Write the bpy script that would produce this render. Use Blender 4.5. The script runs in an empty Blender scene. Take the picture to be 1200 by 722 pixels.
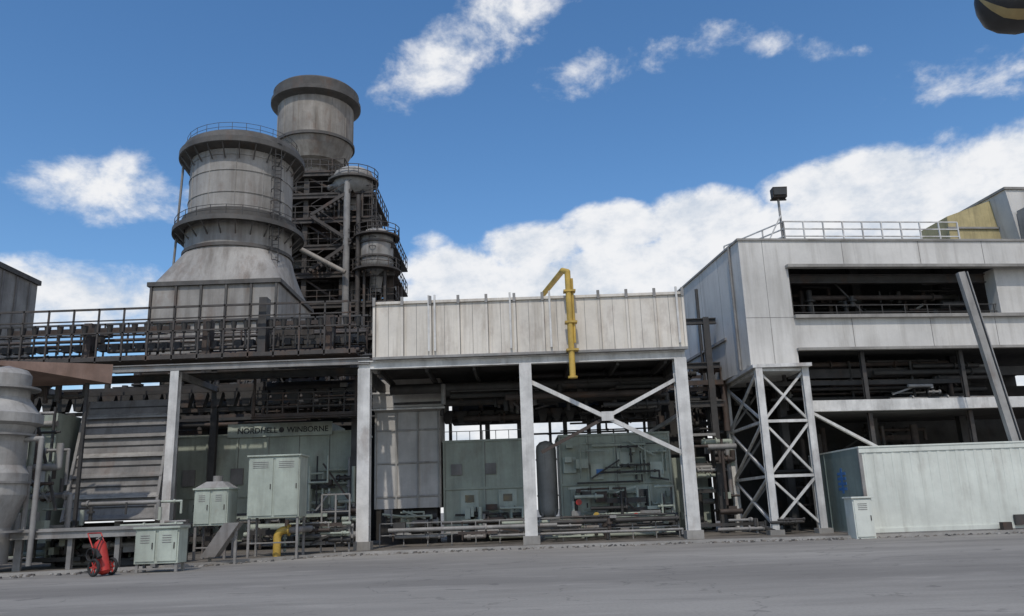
import bpy, bmesh, math, random
from mathutils import Vector, Matrix
random.seed(7)
S=bpy.context.scene
S.view_settings.view_transform='Standard'; S.view_settings.look='None'; S.view_settings.exposure=0

# ---------------------------------------------------------------- materials
def N(nt,t,**k):
    n=nt.nodes.new(t)
    for a,v in k.items(): setattr(n,a,v)
    return n
MATS={}
def mat(name,col,rough=.7,var=.35,scale=.6,streak=.35,metal=0,bump=.15,dirt=(.06,.045,.035),rust=0.0,fine=9,st=(.5,.74)):
    if name in MATS: return MATS[name]
    m=bpy.data.materials.new(name); m.use_nodes=True; nt=m.node_tree; L=nt.links
    b=nt.nodes['Principled BSDF']; b.inputs['Roughness'].default_value=rough; b.inputs['Metallic'].default_value=metal
    g=N(nt,'ShaderNodeNewGeometry')
    def noise(sc,det=5,vec=(1,1,1)):
        mp=N(nt,'ShaderNodeMapping'); mp.inputs['Scale'].default_value=vec; L.new(g.outputs['Position'],mp.inputs['Vector'])
        n=N(nt,'ShaderNodeTexNoise'); n.inputs['Scale'].default_value=sc; n.inputs['Detail'].default_value=det; n.inputs['Roughness'].default_value=.62
        L.new(mp.outputs['Vector'],n.inputs['Vector']); return n.outputs['Fac']
    def ramp(src,lo,hi,a=0,bb=1):
        r=N(nt,'ShaderNodeMapRange'); r.inputs['From Min'].default_value=lo; r.inputs['From Max'].default_value=hi
        r.inputs['To Min'].default_value=a; r.inputs['To Max'].default_value=bb; L.new(src,r.inputs['Value']); return r.outputs['Result']
    def mix(fac,a,c):
        x=N(nt,'ShaderNodeMix',data_type='RGBA'); 
        L.new(fac,x.inputs[0])
        for i,v in ((6,a),(7,c)):
            if isinstance(v,tuple): x.inputs[i].default_value=(*v,1)
            else: L.new(v,x.inputs[i])
        return x.outputs[2]
    dk=tuple(c*(1-var) for c in col); lt=tuple(min(1,c*(1+var*.45)) for c in col)
    c=mix(ramp(noise(scale,6),.32,.68),dk,lt)
    c=mix(ramp(noise(fine,4),.35,.8,0,.35*var*2),c,tuple(x*.55 for x in col))
    if streak>0:
        c=mix(ramp(noise(1.6,6,(1,1,.09)),st[0],st[1],0,streak),c,dirt)
        c=mix(ramp(noise(5.5,5,(1,1,.05)),.55,.78,0,streak*.7),c,tuple(x*1.3 for x in dirt))
    if rust>0:
        c=mix(ramp(noise(.9,7,(1,1,.5)),.56,.68,0,rust),c,(.13,.065,.035))
    L.new(c,b.inputs['Base Color'])
    bp=N(nt,'ShaderNodeBump'); bp.inputs['Strength'].default_value=bump; bp.inputs['Distance'].default_value=.05
    L.new(noise(3.5,6),bp.inputs['Height']); L.new(bp.outputs['Normal'],b.inputs['Normal'])
    L.new(ramp(noise(2.2,5),.3,.7,max(0,rough-.12),min(1,rough+.12)),b.inputs['Roughness'])
    MATS[name]=m; return m
WHITE=mat('weathered_white_panel',(.68,.63,.55),.65,.22,.35,.55,rust=.25,dirt=(.18,.14,.10))
WALL=mat('building_render',(.60,.58,.54),.85,.2,.25,.42,dirt=(.2,.18,.15),rust=.08)
LSTEEL=mat('light_painted_steel',(.64,.625,.59),.55,.28,1.2,.35,rust=.35)
GSTEEL=mat('grey_steel',(.27,.26,.245),.6,.35,1.0,.4,rust=.35)
DSTEEL=mat('dark_steel',(.052,.049,.046),.65,.4,1.5,.2,rust=.3)
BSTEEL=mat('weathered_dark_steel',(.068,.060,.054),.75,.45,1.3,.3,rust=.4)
RSTEEL=mat('rusty_steel',(.072,.054,.045),.75,.5,1.3,.3,rust=.45)
STACK=mat('weathered_stack_steel',(.335,.318,.292),.7,.38,.28,.65,dirt=(.11,.09,.072),rust=.28,st=(.45,.70))
STACKD=mat('stack_flange_steel',(.10,.094,.086),.7,.45,.6,.45,rust=.3)
STACK2=mat('weathered_stack_brown',(.31,.285,.25),.75,.42,.35,.65,dirt=(.10,.078,.06),rust=.38,st=(.45,.70))
GREEN=mat('pale_green_enclosure',(.36,.395,.325),.65,.28,.5,.42,rust=.2,dirt=(.13,.125,.10),st=(.46,.72))
GREEN2=mat('pale_green_cabinet',(.42,.46,.39),.6,.26,.7,.5,rust=.25,dirt=(.14,.13,.10))
GREY=mat('duct_grey',(.33,.318,.295),.72,.34,.5,.5,rust=.25)
DUCT=mat('pale_duct_panel',(.47,.45,.42),.7,.25,.5,.35,rust=.15,dirt=(.2,.18,.15))
LOUV=mat('louvre_grey',(.23,.22,.208),.75,.38,.7,.5,rust=.3)
SILVER=mat('dull_insulation_cladding',(.34,.33,.31),.78,.34,.8,.5,rust=.25)
PINK=mat('faded_red_roof_sheet',(.30,.20,.155),.8,.3,.8,.4,rust=.3)
YEL=mat('yellow_pipe_paint',(.56,.37,.07),.55,.3,1.5,.4,rust=.35)
YELW=mat('yellow_stained_wall',(.52,.43,.22),.8,.35,.6,.6)
CONC=mat('concrete',(.30,.285,.26),.88,.3,.8,.35)
BLACK=mat('black_rubber',(.02,.02,.02),.8,.2,3,0)
RED=mat('red_paint',(.45,.03,.02),.4,.25,3,.2,bump=.02)
CONTW=mat('container_white',(.66,.68,.61),.55,.16,.5,.38,rust=.15,dirt=(.22,.21,.17))
CONTG=mat('container_side_shaded_green',(.20,.25,.23),.6,.28,.5,.4)  # green of the left face, with its shaded look painted into the colour
BLUE=mat('blue_mark',(.05,.17,.42),.5,.25,2,.25)
INK=mat('black_lettering',(.035,.035,.035),.6,.2,3,0)
LAMPB=mat('bronze_lamp_housing',(.045,.042,.04),.5,.2,8,0,metal=.2,bump=.03)
LAMPY=mat('amber_lens',(.42,.30,.13),.4,.15,10,0,bump=.02)
GLASS=mat('dark_window',(.03,.035,.04),.12,.2,2,.1,bump=.02)
DARKIN=mat('shade_dark_panel',(.047,.045,.042),.85,.4,.7,.3)  # near-black colour paints shade into interiors, undersides and backing panels
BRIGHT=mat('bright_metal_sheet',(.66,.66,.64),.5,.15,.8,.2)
SOFF=mat('shade_dark_soffit',(.06,.057,.052),.9,.3,.7,.2)  # ceiling colour darkened so the building openings look deeply shaded

# ---------------------------------------------------------------- builder
class B:
    def __init__(s,name,loc=(0,0,0),rz=0):
        s.name=name; s.bm=bmesh.new(); s.ms=[]; s.loc=loc; s.rz=rz
    def mi(s,m):
        if m not in s.ms: s.ms.append(m)
        return s.ms.index(m)
    def face(s,vs,m,smooth=False):
        try: f=s.bm.faces.new(vs)
        except ValueError: return
        f.material_index=s.mi(m); f.smooth=smooth
    def hexa(s,P,m):
        v=[s.bm.verts.new(p) for p in P]
        for q in ((3,2,1,0),(4,5,6,7),(0,1,5,4),(1,2,6,5),(2,3,7,6),(3,0,4,7)): s.face([v[i] for i in q],m)
    def box(s,m,x0,x1,y0,y1,z0,z1):
        if x0>x1:x0,x1=x1,x0
        if y0>y1:y0,y1=y1,y0
        if z0>z1:z0,z1=z1,z0
        s.hexa([(x0,y0,z0),(x1,y0,z0),(x1,y1,z0),(x0,y1,z0),(x0,y0,z1),(x1,y0,z1),(x1,y1,z1),(x0,y1,z1)],m)
    def quad(s,m,*P): s.face([s.bm.verts.new(p) for p in P],m)
    def frame(s,p1,p2):
        p1=Vector(p1);p2=Vector(p2);d=(p2-p1).normalized()
        up=Vector((0,0,1)) if abs(d.z)<.95 else Vector((0,1,0))
        a=d.cross(up).normalized(); b=a.cross(d).normalized(); return p1,p2,a,b
    def beam(s,m,p1,p2,w,h=None):
        h=h or w; p1,p2,a,b=s.frame(p1,p2); P=[]
        for p in (p1,p2):
            for i,j in ((-1,-1),(1,-1),(1,1),(-1,1)): P.append(p+a*i*w/2+b*j*h/2)
        s.hexa(P,m)
    def hcol(s,m,x,y,z0,z1,w=.5,t=.05):
        s.box(m,x-w/2,x+w/2,y-w/2,y-w/2+t,z0,z1); s.box(m,x-w/2,x+w/2,y+w/2-t,y+w/2,z0,z1)
        s.box(m,x-t/2,x+t/2,y-w/2+t,y+w/2-t,z0,z1)
    def hbeamx(s,m,x0,x1,y,z,h=.5,w=.3,t=.05):
        s.box(m,x0,x1,y-w/2,y+w/2,z+h-t,z+h); s.box(m,x0,x1,y-w/2,y+w/2,z,z+t); s.box(m,x0,x1,y-t/2,y+t/2,z+t,z+h-t)
    def cyl(s,m,p1,p2,r1,r2=None,n=12,caps=True):
        r2=r1 if r2 is None else r2; p1,p2,a,b=s.frame(p1,p2); R=[]
        for p,r in ((p1,r1),(p2,r2)):
            R.append([s.bm.verts.new(p+(a*math.cos(2*math.pi*i/n)+b*math.sin(2*math.pi*i/n))*r) for i in range(n)])
        for i in range(n): s.face([R[0][i],R[0][(i+1)%n],R[1][(i+1)%n],R[1][i]],m,True)
        if caps:
            for k,(p,r) in enumerate(((p1,r1),(p2,r2))):
                if r>.001:
                    c=[s.bm.verts.new(v.co) for v in R[k]]; s.face(c[::-1] if k==0 else c,m)
    def pipe(s,m,pts,r,n=10):
        for i in range(len(pts)-1): s.cyl(m,pts[i],pts[i+1],r,n=n)
        for p in pts[1:-1]: s.ball(m,p,r*1.02)
    def ball(s,m,c,r,sz=1,n=10):
        prof=[(r*math.sin(math.pi*i/n),c[2]-r*sz*math.cos(math.pi*i/n)) for i in range(n+1)]
        s.lathe(m,c[0],c[1],prof,n=14,smooth=True)
    def lathe(s,m,x,y,prof,n=48,smooth=False):
        prev=None
        for k in range(len(prof)-1):
            rings=[]
            for j in (k,k+1):
                if smooth and j==k and prev: rings.append(prev); continue
                r,z=prof[j]; r=max(r,.001)
                rings.append([s.bm.verts.new((x+r*math.cos(2*math.pi*i/n),y+r*math.sin(2*math.pi*i/n),z)) for i in range(n)])
            prev=rings[1]
            for i in range(n): s.face([rings[0][i],rings[0][(i+1)%n],rings[1][(i+1)%n],rings[1][i]],m,True)
    def rail(s,m,p1,p2,h=1.1,n=8,mids=(.5,),r=.03):
        p1=Vector(p1);p2=Vector(p2)
        for i in range(n+1):
            p=p1.lerp(p2,i/n); s.beam(m,p,p+Vector((0,0,h)),r*2)
        for f in (*mids,1): 
            o=Vector((0,0,h*f)); s.beam(m,p1+o,p2+o,r*1.8)
    def ringrail(s,m,x,y,r,z,h=1.1,n=28,t=.03,a0=0,a1=360):
        P=[(x+r*math.cos(math.radians(a0+(a1-a0)*i/n)),y+r*math.sin(math.radians(a0+(a1-a0)*i/n))) for i in range(n+1)]
        for i,p in enumerate(P):
            s.beam(m,(*p,z),(*p,z+h),t*2)
            if i<n:
                for f in (.5,1): s.beam(m,(*p,z+h*f),(*P[i+1],z+h*f),t*1.7)
    def ladder(s,m,x,y,z0,z1,w=.45,cage=True,face=-1):
        s.beam(m,(x-w/2,y,z0),(x-w/2,y,z1),.06); s.beam(m,(x+w/2,y,z0),(x+w/2,y,z1),.06)
        z=z0
        while z<z1: s.beam(m,(x-w/2,y,z),(x+w/2,y,z),.035); z+=.32
        if cage:
            z=z0+2.2
            while z<z1:
                pts=[(x+.38*math.cos(a),y+face*.1+face*.65*math.sin(a)) for a in [math.pi*i/6 for i in range(7)]]
                for i in range(6): s.beam(m,(*pts[i],z),(*pts[i+1],z),.05)
                z+=.9
            for i in (1,3,5):
                a=math.pi*i/6; s.beam(m,(x+.38*math.cos(a),y+face*(.1+.65*math.sin(a)),z0+2.2),(x+.38*math.cos(a),y+face*(.1+.65*math.sin(a)),z1),.03)
    def clutter(s,x0,x1,y0,y1,z0,z1,n,ms,rmin=.04,rmax=.16):
        U=random.uniform
        for _ in range(n):
            m=random.choice(ms); k=random.random(); y=U(y0,y1); r=U(rmin,rmax)
            if k<.40:
                z=U(z0,z1); a=U(x0,x1); b=min(x1,a+U(1,(x1-x0)*.7)); 
                if b-a<.4: a=b-1
                s.cyl(m,(a,y,z),(b,y,z),r,n=8)
                if random.random()<.6:
                    zz=U(z0,z1); s.cyl(m,(b,y,z),(b,y,zz),r,n=8); s.ball(m,(b,y,z),r,n=6)
                for _ in range(random.randint(0,3)):
                    q=U(a,b); s.cyl(m,(q,y,z),(q+.08,y,z),r*1.7,n=8)
            elif k<.65:
                x=U(x0,x1); a=U(z0,(z0+z1)/2); b=U(a+.4,z1); s.cyl(m,(x,y,a),(x,y,b),r,n=8)
                if random.random()<.5: s.cyl(m,(x,y,(a+b)/2),(x,y,(a+b)/2+.1),r*1.9,n=8)
            elif k<.80:
                x=U(x0,x1); z=U(z0,z1); w=U(.15,.7); h=U(.15,.6); s.box(m,x,min(x+w,x1),y,y+.4,z,min(z+h,z1))
            elif k<.92:
                z=U(z0,z1); a=U(x0,x1-.8); b=U(a+.6,x1); s.beam(m,(a,y,z),(b,y,z),.12,U(.1,.3))
            else:
                a=U(x0,x1-1); s.beam(m,(a,y,U(z0,z1)),(min(x1,a+U(.7,2.5)),y,U(z0,z1)),.09)
    def done(s,bevel=0,parent=None):
        bmesh.ops.recalc_face_normals(s.bm,faces=s.bm.faces[:])
        me=bpy.data.meshes.new(s.name); s.bm.to_mesh(me); s.bm.free()
        for m in s.ms: me.materials.append(m)
        o=bpy.data.objects.new(s.name,me); S.collection.objects.link(o); o.location=s.loc; o.rotation_euler=(0,0,s.rz)
        if bevel:
            md=o.modifiers.new('bevel','BEVEL'); md.width=bevel; md.segments=2; md.limit_method='ANGLE'
        if parent: o.parent=parent
        return o

# ---------------------------------------------------------------- ground
def ground_mat():
    m=bpy.data.materials.new('worn_concrete_yard'); m.use_nodes=True; nt=m.node_tree; L=nt.links; b=nt.nodes['Principled BSDF']
    g=N(nt,'ShaderNodeNewGeometry')
    def noise(sc,det,vec=(1,1,1),rg=.6,dist=0,off=0):
        mp=N(nt,'ShaderNodeMapping'); mp.inputs['Scale'].default_value=vec; mp.inputs['Location'].default_value=(off,off,0); L.new(g.outputs['Position'],mp.inputs['Vector'])
        n=N(nt,'ShaderNodeTexNoise'); n.inputs['Scale'].default_value=sc; n.inputs['Detail'].default_value=det; n.inputs['Roughness'].default_value=rg; n.inputs['Distortion'].default_value=dist
        L.new(mp.outputs['Vector'],n.inputs['Vector']); return n.outputs['Fac']
    def ramp(src,lo,hi,a=0,bb=1):
        r=N(nt,'ShaderNodeMapRange'); r.inputs['From Min'].default_value=lo; r.inputs['From Max'].default_value=hi
        r.inputs['To Min'].default_value=a; r.inputs['To Max'].default_value=bb; L.new(src,r.inputs['Value']); return r.outputs['Result']
    def mix(f,a,c):
        x=N(nt,'ShaderNodeMix',data_type='RGBA'); L.new(f,x.inputs[0])
        for i,v in ((6,a),(7,c)):
            if isinstance(v,tuple): x.inputs[i].default_value=(*v,1)
            else: L.new(v,x.inputs[i])
        return x.outputs[2]
    c=mix(ramp(noise(.10,4,(.3,1,1)),.42,.58),(.20,.184,.16),(.32,.297,.258))
    c=mix(ramp(noise(.4,7,(.18,1,1),.65,.4),.46,.66,0,.6),c,(.16,.146,.126))
    c=mix(ramp(noise(1.1,8,(.3,1,1),.7),.55,.72,0,.6),c,(.39,.36,.315))
    c=mix(ramp(noise(14,6,rg=.75),.45,.75,0,.45),c,(.14,.13,.115))
    c=mix(ramp(noise(.7,3,(1,1.6,1),.5,1.2),.64,.70,0,.55),c,(.11,.10,.088))
    c=mix(ramp(noise(.25,5,(.12,2.2,1),.6,.3,7),.58,.66,0,.5),c,(.14,.128,.11))
    v=N(nt,'ShaderNodeTexVoronoi',feature='DISTANCE_TO_EDGE'); v.inputs['Scale'].default_value=.16
    ad=N(nt,'ShaderNodeVectorMath',operation='ADD'); L.new(g.outputs['Position'],ad.inputs[0])
    nn=N(nt,'ShaderNodeTexNoise'); nn.inputs['Scale'].default_value=.5; nn.inputs['Detail'].default_value=6; L.new(g.outputs['Position'],nn.inputs['Vector'])
    sc=N(nt,'ShaderNodeVectorMath',operation='SCALE'); sc.inputs['Scale'].default_value=3; L.new(nn.outputs['Color'],sc.inputs[0]); L.new(sc.outputs[0],ad.inputs[1])
    L.new(ad.outputs[0],v.inputs['Vector'])
    c=mix(ramp(v.outputs['Distance'],.0,.005,.5,0),c,(.07,.064,.055))
    L.new(c,b.inputs['Base Color']); b.inputs['Roughness'].default_value=.9
    bp=N(nt,'ShaderNodeBump'); bp.inputs['Strength'].default_value=.5; bp.inputs['Distance'].default_value=.02
    L.new(noise(22,6,rg=.7),bp.inputs['Height']); L.new(bp.outputs['Normal'],b.inputs['Normal'])
    return m
g=B('ground'); GM=ground_mat()
g.quad(GM,(-3000,-400,0),(3000,-400,0),(3000,5000,0),(-3000,5000,0)); g.done()
GRAV=mat('stained_apron_gravel',(.17,.15,.125),.95,.5,.9,0,bump=.6,fine=22)
g=B('plant_apron')
edge=[(-60,26.5),(-19,30.2),(-13.5,32.2),(-8,38.0),(0,38.4),(9,38.2),(14,37.2),(24,37.0),(60,37.5)]
for i in range(len(edge)-1):
    a,b_=edge[i],edge[i+1]
    g.hexa([(a[0],a[1],.003),(b_[0],b_[1],.003),(b_[0],120,.003),(a[0],120,.003),(a[0],a[1],.11),(b_[0],b_[1],.11),(b_[0],120,.11),(a[0],120,.11)],GRAV)
g.done()
g=B('kerb')
for i in range(len(edge)-1):
    a,b_=edge[i],edge[i+1]; g.hexa([(a[0],a[1]-.18,0.002),(b_[0],b_[1]-.18,0.002),(b_[0],b_[1]-.003,.002),(a[0],a[1]-.003,.002),(a[0],a[1]-.15,.13),(b_[0],b_[1]-.15,.13),(b_[0],b_[1]-.003,.13),(a[0],a[1]-.003,.13)],CONC)
g.done()
g=B('rubble_strip')
for _ in range(700):
    i=random.choice([3,4,5,6]) if random.random()<.8 else random.choice([1,2]); a,b_=edge[i],edge[i+1]; f=random.random()
    x=a[0]+(b_[0]-a[0])*f; y=a[1]+(b_[1]-a[1])*f+random.uniform(-1.4,.0)*random.random()-.2; r=random.uniform(.02,.08)
    g.hexa([(x-r,y-r,.003),(x+r,y-r*.7,.003),(x+r*.8,y+r,.003),(x-r,y+r*.6,.003),(x-r*.6,y-r*.4,r*.9),(x+r*.5,y-r*.6,r*.7),(x+r*.6,y+r*.4,r),(x-r*.4,y+r*.5,r*.6)],random.choice([GRAV,CONC,DSTEEL]))
g.done()

# ---------------------------------------------------------------- exhaust stack (front)
X1,Y1=-20.4,58
s=B('exhaust_stack',)
n=64
s.lathe(STACK,X1,Y1,[(3.75,28.2),(3.75,23.4)],64)
for z in (24.6,26.3,27.5): s.lathe(STACK,X1,Y1,[(3.76,z),(3.80,z),(3.80,z+.07),(3.76,z+.07)],64)
s.lathe(STACKD,X1,Y1,[(3.7,27.95),(4.55,28.15),(4.62,28.2),(4.62,28.62),(4.4,28.75),(4.3,29.15),(3.9,29.4),(3.6,29.4),(3.6,28.2)],64)
s.lathe(STACKD,X1,Y1,[(3.7,22.9),(4.0,22.35),(4.75,22.2),(4.75,22.55),(4.1,22.65),(4.15,23.3),(3.75,23.5)],64)
s.lathe(STACK,X1,Y1,[(3.85,22.9),(3.85,20.6)],64)
for k in range(24):
    a=2*math.pi*k/24; c,d=math.cos(a),math.sin(a)
    s.beam(STACKD,(X1+3.8*c,Y1+3.8*d,27.2),(X1+4.5*c,Y1+4.5*d,28.15),.08)
    s.beam(STACKD,(X1+3.8*c,Y1+3.8*d,21.4),(X1+4.6*c,Y1+4.6*d,22.2),.08)
for k in range(12):
    a=2*math.pi*(k+.4)/12; c,d=math.cos(a),math.sin(a)
    s.beam(STACK,(X1+3.76*c,Y1+3.76*d,23.4),(X1+3.76*c,Y1+3.76*d,28),.05)
r0=[];r1=[]
for i in range(n):
    a=2*math.pi*(i+.5)/n; c,d=math.cos(a),math.sin(a); q=4.45/max(abs(c),abs(d))
    r0.append((X1+3.85*c,Y1+3.85*d,20.6)); r1.append((X1+q*c,Y1+q*d,17.7))
A=[s.bm.verts.new(p) for p in r0]; C=[s.bm.verts.new(p) for p in r1]
for i in range(n): s.face([A[i],A[(i+1)%n],C[(i+1)%n],C[i]],STACK,True)
s.lathe(STACKD,X1,Y1,[(3.85,20.75),(4.0,20.75),(4.0,20.5),(3.85,20.5)],64)
s.box(STACKD,X1-4.6,X1+4.6,Y1-4.6,Y1+4.6,17.45,17.75)
s.box(STACK,X1-4.4,X1+4.4,Y1-4.4,Y1+4.4,12.5,17.45)
for k in range(6): s.box(STACKD,X1-4.4+k*1.72,X1-4.25+k*1.72,Y1-4.55,Y1-4.4,12.5,17.45)
s.box(STACKD,X1-4.5,X1+4.5,Y1-4.56,Y1+4.5,14.8,15)
s.box(GREY,-23.6,-20.7,54.4,57.4,3,12.5)
for z in (5,7.2,9.4,11.6): s.box(GREY,-23.68,-20.62,54.32,54.4,z,z+.14)
s.ringrail(DSTEEL,X1,Y1,4.6,22.55,.75,26,t=.02)
s.ringrail(DSTEEL,X1,Y1,4.1,29.15,.7,26,t=.014)
s.ladder(DSTEEL,X1+3.9*math.cos(-.5),Y1+3.9*math.sin(-.5)-.4,12,29,cage=True)
s.pipe(GSTEEL,[(X1-4.2,Y1-1,28),(X1-4.4,Y1-1,21),(X1-4.7,Y1-1,12)],.09)
s.done()

# ---------------------------------------------------------------- exhaust stack (rear)
X2,Y2=-19.2,75
s=B('exhaust_stack')
s.lathe(STACK2,X2,Y2,[(3.75,42.2),(3.75,37.6),(3.5,36.9),(2.9,35.6),(1.7,35.0),(1.6,34.9),(1.6,32.5)],56)
s.lathe(STACKD,X2,Y2,[(3.7,41.6),(4.3,41.9),(4.45,42.0),(4.45,42.35),(4.2,42.5),(4.25,43.3),(4.0,43.55),(3.6,43.55),(3.6,42.2)],56)
s.lathe(STACKD,X2,Y2,[(3.7,37.8),(3.9,37.8),(3.9,37.5),(3.7,37.5)],56)
s.lathe(STACKD,X2,Y2,[(1.6,34.2),(2.9,34.2),(2.9,33.95),(1.6,33.95)],40)
s.ringrail(DSTEEL,X2,Y2,2.9,34.2,1.0,22)
for k in range(14):
    a=2*math.pi*k/14; c,d=math.cos(a),math.sin(a)
    s.beam(STACK2,(X2+3.76*c,Y2+3.76*d,37.6),(X2+3.76*c,Y2+3.76*d,42),.06)
    s.beam(STACKD,(X2+1.6*c,Y2+1.6*d,33.1),(X2+2.7*c,Y2+2.7*d,33.95),.09)
s.done()

# ---------------------------------------------------------------- boiler steel structure
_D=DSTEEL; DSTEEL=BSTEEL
s=B('boiler_steel_structure')
cols=[(-22.4,70),(-18.6,70),(-15.2,70),(-12.6,71),(-22.4,78),(-15.2,78),(-10.9,71)]
for i,(x,y) in enumerate(cols):
    top=(32.8,32.8,32.0,31.0,32.8,32.8,25.5)[i]
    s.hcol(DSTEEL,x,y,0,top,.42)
lev=[14,17,20,22.8,25.4,28,30.4,32.6]
for i,z in enumerate(lev):
    xr=-12.3 if z<31.5 else -15
    if z<25.5: xr=-10.4
    s.box(RSTEEL if i%2 else DSTEEL,-23,xr,69.4,78.5,z,z+.14)
    s.hbeamx(DSTEEL,-23,xr,69.5,z-.4,.4,.25)
    s.rail(DSTEEL,(-23,69.4,z+.14),(xr,69.4,z+.14),1.1,int((xr+23)/1.1),(.5,),.035)
    s.rail(DSTEEL,(xr,69.4,z+.14),(xr,78,z+.14),1.1,7,(.5,),.035)
    if i+1<len(lev):
        z2=lev[i+1]
        for a,b_ in ((-22.4,-18.6),(-18.6,-15.2)):
            if (i+int(a))%2: s.beam(DSTEEL,(a,69.9,z+.1),(b_,69.9,z2-.3),.16)
            else: s.beam(RSTEEL,(b_,69.9,z+.1),(a,69.9,z2-.3),.16)
s.clutter(-22.6,-12.6,70.5,76,14,31.5,150,[DSTEEL,_D,RSTEEL,GSTEEL,DARKIN],.06,.28)
s.clutter(-22.6,-10.6,70.5,76,14,25,60,[DSTEEL,_D,RSTEEL,GSTEEL],.06,.25)
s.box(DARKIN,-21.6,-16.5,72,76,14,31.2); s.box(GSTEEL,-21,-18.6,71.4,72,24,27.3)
s.box(RSTEEL,-18.2,-16.2,71.2,72,26.4,29.6)
for z0,z1,a,b_ in ((22.9,25.4,-17.8,-14.2),(25.5,28,-14.2,-17.8),(28.1,30.4,-17.8,-14.2)):
    for o in (0,.8): s.beam(DSTEEL,(a,68.6+o,z0),(b_,68.6+o,z1),.08,.28)
    s.beam(DSTEEL,(a,68.6,z0+1),(b_,68.6,z1+1),.05)
    for k in range(11): f=k/10; x=a+(b_-a)*f; s.box(DSTEEL,x-.12,x+.12,68.62,69.38,z0+(z1-z0)*f,z0+(z1-z0)*f+.04)
s.pipe(GSTEEL,[(-14.6,68.8,14),(-14.6,68.8,31.2),(-16.5,70,31.2)],.3,14)
s.pipe(DSTEEL,[(-13.6,69,14),(-13.6,69,30)],.2,12)
s.pipe(GSTEEL,[(-21.2,69.2,14),(-21.2,69.2,30.5),(-19.2,71,31.8)],.25,12)
s.pipe(STACK2,[(-22.8,68.8,26.5),(-19,68,25),(-14.5,68,22.4)],.22,12)
s.ladder(DSTEEL,-12.2,69.0,20,31,cage=True)
s.done()
s=B('blowdown_tank')
x,y=-14.4,70.5
s.lathe(GREY,x,y,[(.3,33.1),(1.3,33.0),(1.75,32.7),(1.9,32.3),(1.9,31.2),(1.6,30.7),(.6,30.2),(.5,29)],32,True)
s.lathe(STACKD,x,y,[(1.9,31.9),(2.35,31.9),(2.35,31.7),(1.9,31.7)],32); s.ringrail(DSTEEL,x,y,2.3,31.9,.9,16)
for k in range(4):
    a=math.pi/4+k*math.pi/2; s.beam(DSTEEL,(x+1.5*math.cos(a),y+1.5*math.sin(a),31),(x+1.5*math.cos(a),y+1.5*math.sin(a),28),.18)
s.done()
s=B('pressure_vessel')
x,y=-12.1,70
s.lathe(SILVER,x,y,[(.2,27.0),(1.0,26.8),(1.45,26.3),(1.5,25.9),(1.5,23.6),(1.35,23.1),(.6,22.6),(.4,21)],32,True)
for z in (24.2,25.6): s.lathe(STACKD,x,y,[(1.5,z),(1.62,z),(1.62,z-.18),(1.5,z-.18)],32)
s.lathe(DSTEEL,x,y,[(1.5,26.2),(2.1,26.2),(2.1,26.05),(1.5,26.05)],32); s.ringrail(DSTEEL,x,y,2.05,26.2,.9,14)
s.lathe(DSTEEL,x,y,[(1.4,23.0),(2.2,23.0),(2.2,22.85),(1.4,22.85)],32); s.ringrail(DSTEEL,x,y,2.15,23,.9,14)
for k in range(4):
    a=math.pi/4+k*math.pi/2; s.beam(DSTEEL,(x+1.3*math.cos(a),y+1.3*math.sin(a),24),(x+1.3*math.cos(a),y+1.3*math.sin(a),0),.2)
s.done()
DSTEEL=_D

# ---------------------------------------------------------------- far left warehouse
s=B('warehouse')
s.box(GREY,-66,-40.2,44,66,0,21.6); s.box(STACKD,-66.2,-40.0,43.8,66.2,21.6,22.0)
for k in range(12): s.box(LOUV,-40.2,-40.1,45+k*1.8,45.25+k*1.8,0.2,21.5)
s.done()

# ---------------------------------------------------------------- pipe rack / elevated walkway
s=B('pipe_rack')
XL,XR=-30,-7.9
for y,mm in ((40,BSTEEL),(43.2,DSTEEL)):
    for z,h in ((12.35,.10),(11.75,.06),(11.1,.07),(9.75,.2)):
        s.beam(mm,(XL,y,z),(XR,y,z),.08,h)
    x=XL
    while x<XR:
        s.beam(mm,(x,y,9.6),(x,y,12.4),.08); x+=1.28
s.box(RSTEEL,XL,XR,40.1,43.1,9.62,9.72)
s.hbeamx(GSTEEL,XL,-7.2,39.9,9.02,.34,.25)
s.hbeamx(DSTEEL,XL,-7.2,43.2,9.05,.4,.25)
x=XL+.3
while x<XR:
    s.cyl(DSTEEL,(x,40.6,11.15),(x,40.6,11.65),.10,.17,8); s.cyl(DSTEEL,(x,40.6,10.2),(x,40.6,11.15),.045,n=6)
    if random.random()<.7: s.box(DSTEEL,x-.2,x+.2,41.2,41.6,10.45,10.8)
    x+=.64
for z,y,r,m in ((10.0,41,.12,RSTEEL),(10.1,42.2,.12,DSTEEL),(11.3,42.6,.09,BSTEEL),(10.75,42.3,.07,DSTEEL)):
    s.cyl(m,(XL,y,z),(XR,y,z),r,n=10)
s.clutter(XL,XR,41,43,9.8,11.6,40,[DSTEEL,RSTEEL,BSTEEL],.03,.10)
for x in (-22.1,-15.9,-9.5):
    s.box(RSTEEL,x-.2,x+.2,41,41.6,9.75,11.9)
s.box(DARKIN,-14.3,-9.0,44,46,9.6,11.9)
s.box(DSTEEL,-13,-12.6,40.3,41,9.7,12.8)
for z in (8.85,7.75): s.beam(DSTEEL,(XL,45.5,z),(-8.3,45.5,z),.18,.2)
x=XL+.3
while x<-8.6:
    s.hexa([(x-.18,45.2,7.9),(x+.18,45.2,7.9),(x+.18,45.7,7.9),(x-.18,45.7,7.9),(x-.38,45.2,8.7),(x+.38,45.2,8.7),(x+.38,45.7,8.7),(x-.38,45.7,8.7)],DSTEEL)
    x+=.86
s.box(DSTEEL,XL,-8.3,46.2,46.4,8.75,9.3)
for x in (-25.6,-16.9): s.hcol(LSTEEL,x,40,.1,9.02,.42)
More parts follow.
